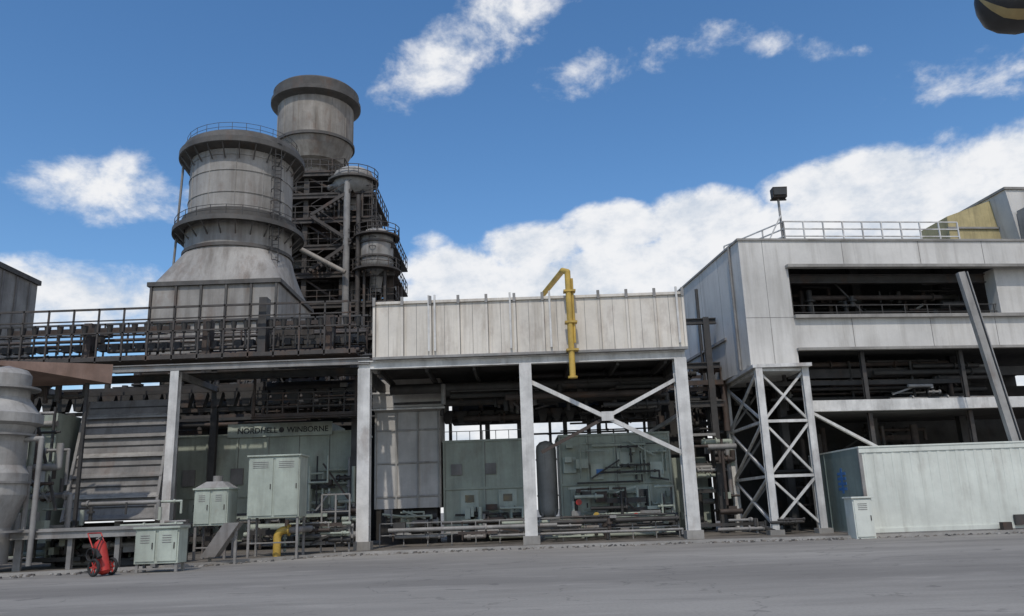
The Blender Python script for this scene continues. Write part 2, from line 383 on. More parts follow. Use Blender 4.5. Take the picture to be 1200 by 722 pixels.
for x in (-25.6,-16.9,-9): s.hcol(DSTEEL,x,45.5,.1,9.0,.35)
for x in (-25.6,-16.9): s.beam(GSTEEL,(x,40,8.9),(x,45.5,8.9),.25,.3)
s.done()

s=B('access_gallery')
s.box(RSTEEL,-14.2,-8.4,43.6,45.4,7.05,7.18)
s.rail(BSTEEL,(-14.2,43.6,7.18),(-8.4,43.6,7.18),1.1,7,(.33,.66),.035)
s.rail(RSTEEL,(-14.2,45.4,7.18),(-8.4,45.4,7.18),1.1,7,(.33,.66),.035)
for x in (-14.1,-8.6): 
    for y in (43.6,45.3): s.beam(RSTEEL,(x,y,7.1),(x,y,9.2),.12)
s.hbeamx(RSTEEL,-14.2,-8.4,43.6,6.9,.15,.2)
s.clutter(-14.2,-8.5,44.6,46,7.2,9,24,[DSTEEL,RSTEEL,GSTEEL])
s.done()
s=B('process_piping')
s.clutter(-26,-8.5,50,54,7.2,11.8,150,[DSTEEL,BSTEEL,RSTEEL,DARKIN],.06,.22)
s.clutter(-20,-8.5,44.2,45.9,.4,2.2,46,[DSTEEL,DSTEEL,RSTEEL,GSTEEL,GREEN],.05,.2)
for x in (-19.8,-16.6,-12.4,-9.8): s.hcol(DSTEEL,x,52,0,12,.4)
for z in (7.4,8.2,9.9,11.2): s.hbeamx(DSTEEL,-26,-8.5,52,z,.4,.3)
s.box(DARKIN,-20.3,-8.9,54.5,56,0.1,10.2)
s.done()

# ---------------------------------------------------------------- shelter frame + intake housing
s=B('steel_shelter_frame')
CX=[-7.45,.55,8.25]
for x in CX:
    s.box(CONC,x-.4,x+.4,39.6,40.4,.1,.5)
    s.box(LSTEEL,x-.30,x+.30,39.7,39.76,.5,8.75); s.box(LSTEEL,x-.30,x+.30,40.24,40.3,.5,8.75); s.box(LSTEEL,x-.04,x+.04,39.76,40.24,.5,8.75)
    s.hcol(GSTEEL,x,49.5,.1,8.75,.5)
    for z in (1.2,4.4,7.6): s.box(LSTEEL,x-.27,x+.27,39.77,40.23,z,z+.03)
s.hbeamx(LSTEEL,-7.75,8.55,39.95,8.75,.42,.36)
s.hbeamx(GSTEEL,-7.75,8.55,49.5,8.5,.5,.3)
for x in CX: s.beam(DSTEEL,(x,40.2,8.6),(x,49.4,8.6),.3,.5)
for k in range(7): s.beam(DSTEEL,(-6.8+k*2.4,40.2,8.75),(-6.8+k*2.4,49.4,8.75),.14,.3)
s.beam(LSTEEL,(.8,39.98,7.85),(8.1,39.98,4.1),.16,.2)
s.beam(LSTEEL,(4.5,40.16,6.02),(8.0,40.16,7.75),.12,.18); s.beam(RSTEEL,(1.2,40.16,4.4),(4.5,40.16,6.02),.12,.16)
s.box(LSTEEL,4.2,4.8,39.86,39.89,5.8,6.25)
s.beam(GSTEEL,(8.1,40,6.0),(8.1,49.4,6.0),.2)
s.done()
s=B('air_intake_housing')
x0,x1=-6.95,8.6
s.box(WHITE,x0,x1,39.7,49.8,9.2,12.05)
s.box(GSTEEL,x0-.06,x1+.06,39.55,39.7,9.17,9.3)
s.box(WHITE,x0-.05,x1+.05,39.6,39.7,12.0,12.14)
for k in range(12):
    x=x0+(x1-x0)/11*k
    s.box(WHITE,x-.06,x+.06,39.56,39.7,9.3,12.0); s.box(GSTEEL,x+.065,x+.10,39.675,39.7,9.3,12.0)
    s.box(GSTEEL,x-.07,x+.07,39.5,39.6,11.9,12.34)
    if k<11: 
        q=x+(x1-x0)/22; s.box(GREY,q-.012,q+.012,39.685,39.7,9.3,12.0)
for x in (-4.2,-3.9,-.1,1.9,8.3): s.beam(LSTEEL,(x,39.6,9.5),(x,39.6,12.4),.1)
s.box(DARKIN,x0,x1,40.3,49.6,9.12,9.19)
s.done(bevel=.01)
s=B('side_pipe_gallery')
s.clutter(9.0,12.0,46,52,5.5,9.4,60,[DSTEEL,DARKIN,RSTEEL],.06,.25)
s.clutter(8.9,11.9,44.6,48,.4,5.5,36,[DSTEEL,GSTEEL,GREEN,RSTEEL],.05,.18)
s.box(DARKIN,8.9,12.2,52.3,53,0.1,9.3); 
for x in (9.3,11.2): s.hcol(DSTEEL,x,46,.1,12.2,.35)
for z in (7,9.2,11.8): s.hbeamx(DSTEEL,9,11.8,46,z,.35,.25)
s.box(GREEN,8.9,11.2,49,51,.3,4.4)
s.done()
s=B('overhead_pipework')
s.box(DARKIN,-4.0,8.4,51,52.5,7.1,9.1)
for z,y,r in ((8.3,44,.28),(7.7,45.5,.22),(8.1,47,.35),(7.3,48,.25),(7.2,50,.18)): s.cyl(DSTEEL,(-6.8,y,z),(8.4,y,z),r,n=12)
s.clutter(-4.2,8.3,43.5,50.5,6.9,8.9,110,[DSTEEL,DSTEEL,DARKIN,RSTEEL,GSTEEL],.05,.2)
x=-4
while x<8.4:
    s.hexa([(x-.15,47.6,6.75),(x+.15,47.6,6.75),(x+.15,48,6.75),(x-.15,48,6.75),(x-.36,47.6,7.45),(x+.36,47.6,7.45),(x+.36,48,7.45),(x-.36,48,7.45)],DSTEEL); x+=.8
for x in (-3.9,-2.1,-1.7,.2,2.0,2.9,4.3,4.9,6.6,7.6): s.beam(DSTEEL,(x,48.4,5.3),(x,48.4,7.4),random.uniform(.1,.3))
s.clutter(-3.8,8.3,48,49,5.9,7.0,8,[DSTEEL,RSTEEL],.03,.06)
s.done()

# ---------------------------------------------------------------- inlet duct in the bay
s=B('air_inlet_duct')
s.box(DUCT,-7.9,-4.25,45.6,48.6,2.0,7.25)
s.box(DUCT,-8.0,-4.0,45.3,48.8,7.5,8.3)
s.hexa([(-7.9,45.6,7.25),(-4.25,45.6,7.25),(-4.25,48.6,7.25),(-7.9,48.6,7.25),(-8.0,45.3,7.5),(-4.0,45.3,7.5),(-4.0,48.8,7.5),(-8,48.8,7.5)],GREY)
s.box(DUCT,-7.8,-4.2,45.45,48.7,8.32,9.1)
for z in (7.36,8.26): s.box(LSTEEL,-8.06,-3.94,45.22,45.3,z,z+.1)
for x in (-7.85,-6.7,-5.5,-4.35): s.box(GREY,x-.05,x+.05,45.5,45.6,2,7.25)
for z in (2.6,4.4,6.2): s.box(GREY,-7.9,-4.25,45.52,45.6,z,z+.1)
s.clutter(-8,-4.4,45,45.8,.3,2.0,20,[GSTEEL,GREEN,DSTEEL],.05,.15)
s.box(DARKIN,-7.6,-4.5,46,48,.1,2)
s.done(bevel=.012)

# ---------------------------------------------------------------- turbine enclosures
def enclosure(x0,x1,y0,y1,z1,doors):
    s=B('turbine_enclosure')
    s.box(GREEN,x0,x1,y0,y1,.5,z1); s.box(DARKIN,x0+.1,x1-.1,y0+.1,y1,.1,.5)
    s.box(GREEN,x0-.08,x1+.08,y0-.08,y1+.08,z1,z1+.12)
    n=max(2,int((x1-x0)/1.5))
    for k in range(n+1):
        x=x0+(x1-x0)*k/n; s.box(GREEN,x-.05,x+.05,y0-.06,y0,.5,z1); s.box(LOUV,x+.055,x+.085,y0-.012,y0,.5,z1)
    s.box(GREEN,x0,x1,y0-.09,y0-.0,2.9,3.02)
    for d in doors:
        s.box(GREEN2,d-.5,d+.5,y0-.07,y0-.005,.8,2.85); s.box(DSTEEL,d+.33,d+.4,y0-.12,y0-.07,1.7,1.95)
        s.box(GLASS,d-.25,d+.25,y0-.085,y0-.07,2.2,2.6)
    return s
s=enclosure(-4.1,.35,46,50,5.5,(-2.7,-.6)); 
for x in (-3.4,-1.5): s.box(LOUV,x-.3,x+.3,45.9,46,3.7,4.3)
s.clutter(-4,.2,45,45.9,.3,2.0,30,[GSTEEL,GREEN2,DSTEEL,RSTEEL],.04,.14)
s.rail(GSTEEL,(-4.1,46.1,5.62),(.3,46.1,5.62),.5,6,(),.02); s.done()
s=enclosure(2.4,8.5,46,50,5.6,(3.4,6.9))
for x,z in ((2.9,4.0),(4.4,3.6),(5.9,4.2),(7.7,3.6)): s.box(GREEN2,x-.35,x+.35,45.8,46,z-.4,z+.45)
s.box(BLUE,4.35,4.75,45.78,45.8,3.5,3.75)
s.clutter(2.6,8.3,44.6,45.9,.3,2.8,50,[GSTEEL,GREEN2,DSTEEL,RSTEEL,GREEN],.03,.10)
s.clutter(2.6,8.3,45.2,45.9,3.0,5.3,30,[GREEN2,DSTEEL,GREEN],.02,.06)
for x,z in ((3.2,2.0),(4.1,1.3),(6.2,1.2)):
    s.cyl(YEL if x==4.1 else RED,(x,44.5,z),(x,44.42,z),.16,n=14)
s.done()
s=B('vertical_receiver_tank')
s.lathe(GREY,1.65,46.9,[(.05,5.5),(.35,5.42),(.55,5.2),(.58,4.95),(.58,1.7),(.5,1.4),(.2,1.2)],28,True)
for z in (2.4,4.4): s.lathe(GREY,1.65,46.9,[(.58,z),(.61,z),(.61,z+.08),(.58,z+.08)],28)
for a in (45,135,225,315): s.beam(GSTEEL,(1.65+.5*math.cos(math.radians(a)),46.9+.5*math.sin(math.radians(a)),.1),(1.65+.5*math.cos(math.radians(a)),46.9+.5*math.sin(math.radians(a)),2),.1)
s.done()
s=enclosure(-19.2,-8.9,46.2,50,6.3,(-17.8,-14.6,-9.9))
s.box(GREEN2,-16.3,-10.4,46.0,46.11,6.2,6.95)
s.box(GREEN,-16.2,-10.5,46.12,50,6.43,6.9)
for x in (-18.4,-15.7,-12.2): s.box(LOUV,x-.35,x+.35,46.08,46.2,3.6,4.5)
s.clutter(-12.6,-9,45,46,.3,5.0,36,[GSTEEL,GREEN2,DSTEEL,RSTEEL,GREEN],.04,.13)
enc=s.done()
for txt,x in (('NORDHELL',-15.75),('WINBORNE',-12.95)):
    c=bpy.data.curves.new('lettering','FONT'); c.body=txt; c.size=.44; c.extrude=.01; c.space_character=1.0; c.offset=.006
    o=bpy.data.objects.new('lettering',c); S.collection.objects.link(o); c.materials.append(INK)
    o.location=(x,45.985,6.4); o.rotation_euler=(math.pi/2,0,0); o.parent=enc
s=B('plain_mark'); s.cyl(INK,(-13.25,45.99,6.55),(-13.25,45.97,6.55),.15,n=20); s.done(parent=enc)

# ---------------------------------------------------------------- sloping louvred cooler
s=B('louvred_filter_house')
def LP(f): return (40.6+1.7*f, 1.87+6.1*f)
xa,xc=-22.2,-17.7
s.hexa([(xa,40.6,1.87),(xc,40.6,1.87),(xc,43,1.87),(xa,43,1.87),(xa-.2,42.3,7.97),(xc-.2,42.3,7.97),(xc-.2,43,7.97),(xa-.2,43,7.97)],LOUV)
for k in range(6):
    f=(k+.15)/6; y,z=LP(f)
    s.hexa([(xa,y-.22,z-.1),(xc,y-.22,z-.1),(xc,y+.1,z),(xa,y+.1,z),(xa,y-.2,z-.02),(xc,y-.2,z-.02),(xc,y+.15,z+.2),(xa,y+.15,z+.2)],GREY if k%2 else LOUV)
    y,z=LP(f+.08); s.beam(DSTEEL,(xa,y-.03,z),(xc,y-.03,z),.05)
s.beam(GSTEEL,(xc,40.5,1.87),(xc-.2,42.2,8.0),.14); s.beam(GSTEEL,(xa,40.5,1.87),(xa-.2,42.2,8),.14)
for x in (xa+.2,-19.9,xc-.2): s.hcol(GSTEEL,x,41.5,.1,1.85,.3)
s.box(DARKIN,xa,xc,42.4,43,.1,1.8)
s.done()
s=B('canopy_roof')
s.hexa([(-24.5,33,8.4),(-22.0,33,8.4),(-18.6,37,8.0),(-24.5,37,8.0),(-24.5,33,8.5),(-22,33,8.5),(-18.6,37,8.9),(-24.5,37,8.9)],PINK)
for x,y in ((-24,33.3),(-22.3,33.5),(-19.6,36.8),(-24,36.8)): s.beam(DSTEEL,(x,y,.1),(x,y,8.2),.14)
s.clutter(-25,-20,36.9,38,7.2,8.6,20,[DSTEEL,RSTEEL]); s.done()
s=B('insulated_cyclone_vessel')
x,y=-19.9,31.4
s.lathe(SILVER,x,y,[(.7,7.7),(.85,7.5),(.85,6.6),(1.25,6.0),(1.4,5.95),(1.4,5.6),(1.15,5.5),(.95,4.9),(.95,4.0),(1.12,3.7),(1.12,2.9),(.7,1.7),(.7,.4)],32)
s.lathe(GREY,x,y,[(.0,7.9),(.7,7.7)],32)
for z in (7.0,5.2,3.4,1.6): s.lathe(GSTEEL,x,y,[(.9,z),(1.2,z),(1.2,z-.08),(.8,z-.08)],32)
s.pipe(SILVER,[(x-.5,y,6.8),(x-3,y,6.8),(x-3,y,1)],.4,14)
s.pipe(GSTEEL,[(x+.9,y,5.0),(x+1.6,y,5.0),(x+1.6,y,.3)],.1)
for a in (20,140,260): s.beam(GSTEEL,(x+1.1*math.cos(math.radians(a)),y+1.1*math.sin(math.radians(a)),.1),(x+1.1*math.cos(math.radians(a)),y+1.1*math.sin(math.radians(a)),4),.12)
s.clutter(-24,-18.4,32.6,35,.4,6.4,54,[GSTEEL,DSTEEL,GREY,GREEN,RSTEEL],.04,.14)
s.done()
s=B('green_duct_casing')
s.box(GREEN,-26.5,-22.9,40.5,44,.3,7.2)
for z in (1.6,3.2,4.8,6.2): s.box(GREEN2,-26.5,-22.85,40.4,40.5,z,z+.15)
s.clutter(-27,-22.6,39.6,40.3,.5,7.4,26,[DSTEEL,RSTEEL,GREY],.05,.18); s.done()

# ---------------------------------------------------------------- loading platform left
s=B('raised_platform')
s.box(GSTEEL,-19.5,-13.6,31.6,34.6,1.45,1.62)
s.hbeamx(GSTEEL,-19.5,-12.6,31.6,1.25,.3,.2)
for x in (-19,-17,-15.2,-13.8):
    s.hcol(GSTEEL,x,31.8,.1,1.45,.18); s.hcol(DSTEEL,x,34.4,.1,1.45,.18)
s.clutter(-19.2,-13.8,32.6,34.5,.2,1.35,50,[DSTEEL,DSTEEL,GSTEEL,GREEN],.04,.16)
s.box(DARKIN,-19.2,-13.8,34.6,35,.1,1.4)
s.clutter(-19.2,-14,34.6,36,1.6,2.6,8,[GSTEEL,GREEN2,DSTEEL],.04,.1)
s.done()
def cabinet(x0,x1,y0,y1,z0,z1,m,nd=2,legs=True,vents=True):
    s=B('electrical_cabinet')
    s.box(m,x0,x1,y0,y1,z0,z1); s.box(m,x0-.06,x1+.06,y0-.1,y1+.05,z1,z1+.07)
    w=(x1-x0)/nd
    for k in range(nd):
        s.box(m,x0+k*w+.05,x0+(k+1)*w-.05,y0-.04,y0-.002,z0+.08,z1-.06)
        s.box(DSTEEL,x0+(k+1)*w-.16,x0+(k+1)*w-.12,y0-.07,y0-.04,(z0+z1)/2-.1,(z0+z1)/2+.12)
        if vents:
            for v in range(4): s.box(GSTEEL,x0+k*w+.2,x0+(k+1)*w-.25,y0-.055,y0-.04,z1-.25-.08*v,z1-.22-.08*v)
    if legs and z0>.2:
        for x in (x0+.08,x1-.08):
            for y in (y0+.1,y1-.1): s.beam(GSTEEL,(x,y,.0),(x,y,z0),.1)
        s.beam(GSTEEL,(x0+.08,y0+.1,z0*.4),(x1-.08,y0+.1,z0*.4),.06)
    s.done(bevel=.012)
cabinet(-11.75,-9.5,36,37.3,1.75,4.35,GREEN2,2)
cabinet(-13.9,-12.45,35.6,36.8,1.5,3.0,GREEN2,2)
cabinet(-13.65,-12.1,29.8,30.6,.3,1.5,GREEN2,2)
cabinet(14.5,15.35,36.4,37.3,0,1.7,CONTW,1,False)
s=B('exhaust_hood')
s.hexa([(-13.9,35.6,3.08),(-12.45,35.6,3.08),(-12.45,36.8,3.08),(-13.9,36.8,3.08),(-13.5,35.8,3.35),(-12.8,35.8,3.35),(-12.8,36.6,3.35),(-13.5,36.6,3.35)],GREY)
s.cyl(GREY,(-13.15,36.2,3.35),(-13.15,36.2,3.6),.2,n=16); s.done()
s=B('slanted_chute')
s.hexa([(-12.7,33.4,.3),(-12.1,33.4,.3),(-12.1,34.0,.3),(-12.7,34.0,.3),(-11.8,33.4,1.6),(-11.2,33.4,1.6),(-11.2,34.0,1.6),(-11.8,34.0,1.6)],LOUV); 
s.beam(GSTEEL,(-11.4,33.7,.0),(-11.4,33.7,1.6),.1); s.beam(GSTEEL,(-12.4,33.7,.0),(-12.4,33.7,.5),.1); s.done()
s=B('yellow_elbow_pipe')
P=[Vector((-10.05,36.6,1.2))]+[Vector((-10.25-.32*math.sin(math.pi/2*k/7),36.6,.88+.32*math.cos(math.pi/2*k/7))) for k in range(8)]+[Vector((-10.57,36.6,.0))]
for i in range(len(P)-1): s.cyl(YEL,P[i],P[i+1],.17,n=16)
for p in P[1:-1]: s.ball(YEL,p,.17)
s.cyl(YEL,(-10.57,36.6,.0),(-10.57,36.6,.08),.26,n=18); s.cyl(YEL,(-10.1,36.6,1.2),(-10.03,36.6,1.2),.25,n=18)
s.cyl(GSTEEL,(-10.03,36.6,1.2),(-9.6,36.6,1.2),.14,n=14); s.cyl(GSTEEL,(-9.6,36.6,1.2),(-9.6,38.6,1.2),.14,n=14); s.ball(GSTEEL,(-9.6,36.6,1.2),.145)
s.done()
s=B('low_pipework')
s.clutter(-12.5,-7.8,38.2,39.4,.15,1.5,30,[GSTEEL,DSTEEL,DSTEEL,GREEN,RSTEEL],.03,.12)
s.clutter(-7,8,41,44,.15,1.3,46,[GSTEEL,DSTEEL,DSTEEL,GREEN,RSTEEL],.03,.12)
s.clutter(8.6,14,39.6,43,.15,.9,16,[GSTEEL,DSTEEL,DSTEEL],.03,.1)
s.done()
s=B('guard_railing')
s.rail(GSTEEL,(-9.2,38.9,.11),(-7.9,38.9,.11),2.6,2,(.4,.7),.035)
s.rail(GSTEEL,(-7,42,.11),(.2,42,.11),1.15,6,(.5,),.025)
s.rail(GSTEEL,(1,42.2,.11),(8,42.2,.11),1.15,6,(.5,),.025); s.done()

# ---------------------------------------------------------------- yellow davit pipe
s=B('yellow_gas_pipe')
s.pipe(YEL,[(2.85,39.2,7.9),(2.85,39.2,13.25),(2.65,39.8,13.5),(1.8,44.8,13.6)],.15,14)
s.pipe(YEL,[(3.05,39.2,9.6),(3.05,39.2,12.9)],.06)
for z in (9.2,10.6,12.2): s.box(YEL,2.6,3.2,39.02,39.5,z,z+.1)
s.cyl(YEL,(2.85,39.2,7.85),(2.85,39.2,7.95),.24,n=16); s.beam(YEL,(1.8,44.8,12.05),(1.8,44.8,13.6),.14)
s.done()

# ---------------------------------------------------------------- right-hand building (local frame, slight yaw)
yaw=math.radians(6.5)
s=B('industrial_building',(12.4,42,0),yaw)
W=24; DP=12
T=15.5
s.box(WALL,0,.3,.3,DP,8.5,T)
s.box(WALL,0,2.65,0,.3,8.5,T)
s.box(WALL,2.65,W,0,.3,14.0,T)
s.box(WALL,2.65,W,0,.3,9.5,11.2)
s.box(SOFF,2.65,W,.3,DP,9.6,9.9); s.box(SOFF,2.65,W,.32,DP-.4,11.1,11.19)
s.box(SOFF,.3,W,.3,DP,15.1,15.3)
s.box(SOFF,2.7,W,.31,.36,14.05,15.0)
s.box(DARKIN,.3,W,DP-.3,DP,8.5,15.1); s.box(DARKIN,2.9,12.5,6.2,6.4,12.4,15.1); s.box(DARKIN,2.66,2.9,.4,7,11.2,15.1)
s.box(CONC,-.08,W,-.08,.12,T,T+.12); s.box(CONC,-.08,.12,.12,DP,T,T+.12)
s.box(CONC,2.65,W,-.25,0,11.12,11.3); s.box(CONC,2.6,W,-.28,0,9.36,9.5)
s.box(CONC,2.5,W,-.35,0,13.92,14.08)
s.box(WALL,0,2.65,.3,.6,8.5,8.7)
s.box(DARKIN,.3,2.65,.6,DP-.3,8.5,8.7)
for x in (2.9,8.2,13.6,18.8): 
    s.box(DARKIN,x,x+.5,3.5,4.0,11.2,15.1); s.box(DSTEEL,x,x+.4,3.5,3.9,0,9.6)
s.box(LSTEEL,2.9,W,-.05,.25,6.15,6.72)
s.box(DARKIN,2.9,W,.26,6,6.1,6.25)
s.box(DSTEEL,2.9,W,2,2.3,8.2,8.7)
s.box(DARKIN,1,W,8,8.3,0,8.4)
s.clutter(3,14.6,1.6,6,11.5,13.8,56,[DSTEEL,DSTEEL,DARKIN,RSTEEL],.04,.18)
s.rail(DSTEEL,(2.8,.6,11.2),(W,.6,11.2),.8,16,(.5,),.022)
s.hbeamx(DSTEEL,2.7,W,1.2,13.4,.5,.3)
s.box(BRIGHT,11.0,13.0,5,5.2,11.3,12.1); s.beam(BRIGHT,(10.3,4,11.4),(12.9,4,12.9),.12)
s.clutter(1.2,15,1.0,7,6.8,9.2,110,[DSTEEL,DSTEEL,DARKIN,DARKIN,RSTEEL,GSTEEL],.05,.18)
s.clutter(2,12,3,7.8,.4,6,60,[DSTEEL,DARKIN,RSTEEL],.06,.22)
s.clutter(8,11,.8,2,6.8,7.8,5,[GSTEEL],.04,.1)
s.beam(LSTEEL,(3.0,.05,6.1),(6.6,.05,4.1),.2,.14)
for x in (6.5,12.2): s.hcol(DSTEEL,x,.6,0,9.4,.22)
s.box(WALL,14.9,W,.31,1.2,11.2,14.0)
s.cyl(GSTEEL,(-.1,1.2,8.6),(-.1,1.2,T),.07); s.cyl(DSTEEL,(-.08,7,8.6),(-.08,7,T-.8),.1)
s.box(GSTEEL,-.12,0,3,DP-.5,10.6,10.75)
for x in (5.9,10.4,14.2): s.box(LOUV,x-.015,x+.015,-.006,.0,14.1,T); s.box(LOUV,x-.015,x+.015,-.006,0,9.52,11.1)
s.box(LOUV,0,2.65,-.005,0,11.18,11.21); s.box(LOUV,1.32,1.345,-.005,0,8.5,T)
for y in (3.3,6.4,9.4): s.box(LOUV,-.005,0,y,y+.03,8.5,T)
s.rail(LSTEEL,(3.0,.6,T),(13.4,.6,T),1.35,9,(.36,.68),.035)
s.rail(LSTEEL,(1.2,5,T),(3.0,.6,T),1.35,3,(.36,.68),.035)
s.beam(LSTEEL,(1.9,.5,T),(2.9,.6,T+1.7),.06)
s.hexa([(14.6,3,T-.3),(18.6,3,T-.3),(18.6,5.6,T-.3),(14.6,5.6,T-.3),(14.6,3,18.1),(18.6,3,19.5),(18.6,5.6,19.5),(14.6,5.6,18.1)],YELW)
s.box(CONC,14.5,18.1,2.9,3.0,17.3,17.42)
s.hexa([(18.1,1.6,T-.3),(W,1.6,T-.3),(W,5.6,T-.3),(18.1,5.6,T-.3),(17.6,1.6,19.3),(W,1.6,19.3),(W,5.6,19.3),(17.6,5.6,19.3)],WALL)
s.box(CONC,17.5,W,1.5,5.7,19.3,19.45)
s.box(GREY,18.0,W,-.6,1.5,12.6,17.9)
s.done()

s=B('floodlight_pole')
s.cyl(GSTEEL,(15.25,43.1,15.4),(15.25,43.1,18.3),.07,n=10)
s.beam(DSTEEL,(14.8,43.1,18.2),(15.7,43.1,18.2),.08)
s.hexa([(14.85,42.75,18.25),(15.65,42.75,18.25),(15.65,43.1,18.25),(14.85,43.1,18.25),(14.85,42.6,18.8),(15.65,42.6,18.8),(15.65,43.15,18.8),(14.85,43.15,18.8)],DSTEEL)
s.box(GLASS,14.9,15.6,42.62,42.64,18.35,18.75); s.done()

s=B('steel_support_tower')
A=(12.4,40.9);Bq=(14.85,41.2);C=(12.35,47.3);D=(14.5,47.6)
for p in (A,Bq,C,D):
    s.hcol(LSTEEL,p[0],p[1],.12,8.3,.34,.05); s.box(CONC,p[0]-.35,p[0]+.35,p[1]-.35,p[1]+.35,.1,.35)
def xb(p,q,z0,z1,m=LSTEEL,t=.11):
    s.beam(m,(*p,z0),(*q,z1),t); s.beam(m,(p[0],p[1]+.14,z1),(q[0],q[1]+.14,z0),t)
for z0,z1 in ((.5,2.9),(2.9,5.6),(5.6,8.2)):
    xb(A,Bq,z0,z1); xb(A,C,z0,z1); s.beam(LSTEEL,(*A,z1),(*Bq,z1),.14); s.beam(LSTEEL,(*A,z1),(*C,z1),.14); xb(C,D,z0,z1,GSTEEL)
s.box(LSTEEL,12.1,15.1,40.7,47.8,8.3,8.47)
s.done()
s=B('leaning_steel_strut')
s.beam(GREY,(24.5,39.9,1.2),(23.15,40.3,12.8),.34,.3); s.beam(GSTEEL,(24.78,39.9,1.2),(23.43,40.3,12.8),.05,.36)
s.beam(GSTEEL,(24.5,39.9,.1),(24.5,39.9,1.3),.5); s.done()

# ---------------------------------------------------------------- container
s=B('equipment_container')
x0,x1,y0,y1,z1=15.75,23.6,38,44.6,3.95
s.box(CONTW,x0+.05,x1,y0+.05,y1,.2,z1-.05)
s.box(CONTW,x0,x1+.05,y0,y0+.045,z1-.22,z1); s.box(CONTW,x0,x1+.05,y0,y0+.045,.15,.35)
x=x0+.2
while x<x1-.1:
    s.hexa([(x,y0+.05,.35),(x+.2,y0+.05,.35),(x+.2,y0+.06,.35),(x,y0+.06,.35),(x+.03,y0+.03,z1-.22),(x+.17,y0+.03,z1-.22),(x+.17,y0+.06,z1-.22),(x+.03,y0+.06,z1-.22)],CONTW); x+=.42
s.box(CONTG,x0,x0+.045,y0+.05,y1,.15,z1)
for y in (42.4,): s.box(CONTG,x0-.03,x0,y-.03,y+.03,.2,z1-.05)
for y in (y0+.02,y1-.12): s.box(GSTEEL,x0-.03,x0+.12,y,y+.1,.12,z1)
s.box(CONTW,x1-.08,x1+.05,y0-.02,y0+.1,.12,z1)
for k in range(4): s.box(BLUE,x0-.02,x0-.002,39.9,40.9,2.1+k*.24,2.1+k*.24+.13)
s.box(BLUE,x0-.022,x0-.003,40.3,40.5,1.95,3.15)
s.box(GSTEEL,x0-.05,x1+.05,y0,y1,.11,.16)
s.box(CONTW,x0-.02,x1+.06,y0-.03,y1,z1,z1+.07)
s.box(DSTEEL,22.3,23.0,y0-.14,y0,.3,.75); s.box(RSTEEL,21.5,21.9,y0-.5,y0-.2,.11,.45)
s.done()

# ---------------------------------------------------------------- wheeled fire extinguisher
def torus(s,m,c,R,r,axis,n=24,k=8):
    ax=Vector(axis).normalized(); up=Vector((0,0,1)); e=ax.cross(up).normalized(); rings=[]
    for i in range(n):
        a=2*math.pi*i/n; d=e*math.cos(a)+up*math.sin(a); o=Vector(c)+d*R
        rings.append([s.bm.verts.new(o+(d*math.cos(2*math.pi*j/k)+ax*math.sin(2*math.pi*j/k))*r) for j in range(k)])
    for i in range(n):
        for j in range(k): s.face([rings[i][j],rings[(i+1)%n][j],rings[(i+1)%n][(j+1)%k],rings[i][(j+1)%k]],m,True)
s=B('wheeled_fire_extinguisher',(-14.45,29.0,0),math.radians(-28))
for y in (-.34,.34):
    torus(s,BLACK,(.18,y,.3),.25,.05,(0,1,0),28); s.cyl(RED,(.18,y-.02,.3),(.18,y+.02,.3),.08,n=14)
    for k in range(6):
        a=math.pi*k/3; s.beam(RED,(.18,y,.3),(.18+.23*math.cos(a),y,.3+.23*math.sin(a)),.03)
s.cyl(GSTEEL,(.18,-.36,.3),(.18,.36,.3),.025)
def ax(t,o=0): return (.30-.42*t,0,.12+1.05*t)
a0,a1=Vector(ax(.02)),Vector(ax(.88)); d=(a1-a0).normalized()
s.cyl(RED,a0,a1,.2,n=24); s.cyl(RED,a1,a1+d*.09,.2,.14,24); s.cyl(RED,a1+d*.09,a1+d*.14,.14,.06,24); s.cyl(RED,a0,a0-d*.07,.2,.12,24)
s.cyl(GSTEEL,a1+d*.13,a1+d*.24,.035); s.cyl(GSTEEL,a1+d*.2+Vector((0,-.1,0)),a1+d*.2+Vector((0,.1,0)),.025)
for y in (-.25,.25):
    s.pipe(RED,[(.36,y,.12),(.18,y,.3),(-.1,y,.95),(-.42,y,1.42)],.022,8)
s.cyl(RED,(-.42,-.25,1.42),(-.42,.25,1.42),.022); s.cyl(RED,(-.1,-.25,.95),(-.1,.25,.95),.02)
s.pipe(GSTEEL,[(-.05,0,.55),(-.34,0,.02)],.025)
for k in range(3): torus(s,BLACK,(-.02,-.28-.045*k,.72),.2,.022,(0,1,0),24,6)
s.pipe(BLACK,[a1+d*.2,(.15,-.1,1.3),(.2,-.3,.9)],.02); s.cyl(BLACK,(.2,-.3,.9),(.42,-.32,.62),.03,.085,14)
s.done()

# ---------------------------------------------------------------- street lamp head (upper right)
s=B('street_lamp')
s.cyl(LAMPB,(5.9,6.3,0),(5.9,6.3,6.0),.09,.06,16); s.pipe(LAMPB,[(5.9,6.3,5.95),(5.5,6.2,6.1),(4.9,6.05,5.85)],.04)
R=[]
secs=[(3.99,5.74,.03,.03),(4.01,5.72,.09,.08),(4.05,5.69,.15,.13),(4.12,5.66,.21,.185),(4.22,5.655,.25,.215),(4.35,5.66,.27,.23),(4.5,5.69,.27,.23),(4.65,5.72,.25,.21),(4.77,5.77,.2,.18),(4.87,5.82,.13,.12),(4.95,5.86,.05,.05)]
for x,z,w,h in secs: R.append([s.bm.verts.new((x,6.0+w*math.cos(2*math.pi*j/32),z+h*math.sin(2*math.pi*j/32))) for j in range(32)])
for i in range(len(R)-1):
    for j in range(32): s.face([R[i][j],R[i+1][j],R[i+1][(j+1)%32],R[i][(j+1)%32]],LAMPY if 20<=j<=21 and i<7 else LAMPB,True)
s.face(R[0],LAMPB); s.face(R[-1],LAMPB)
s.done()

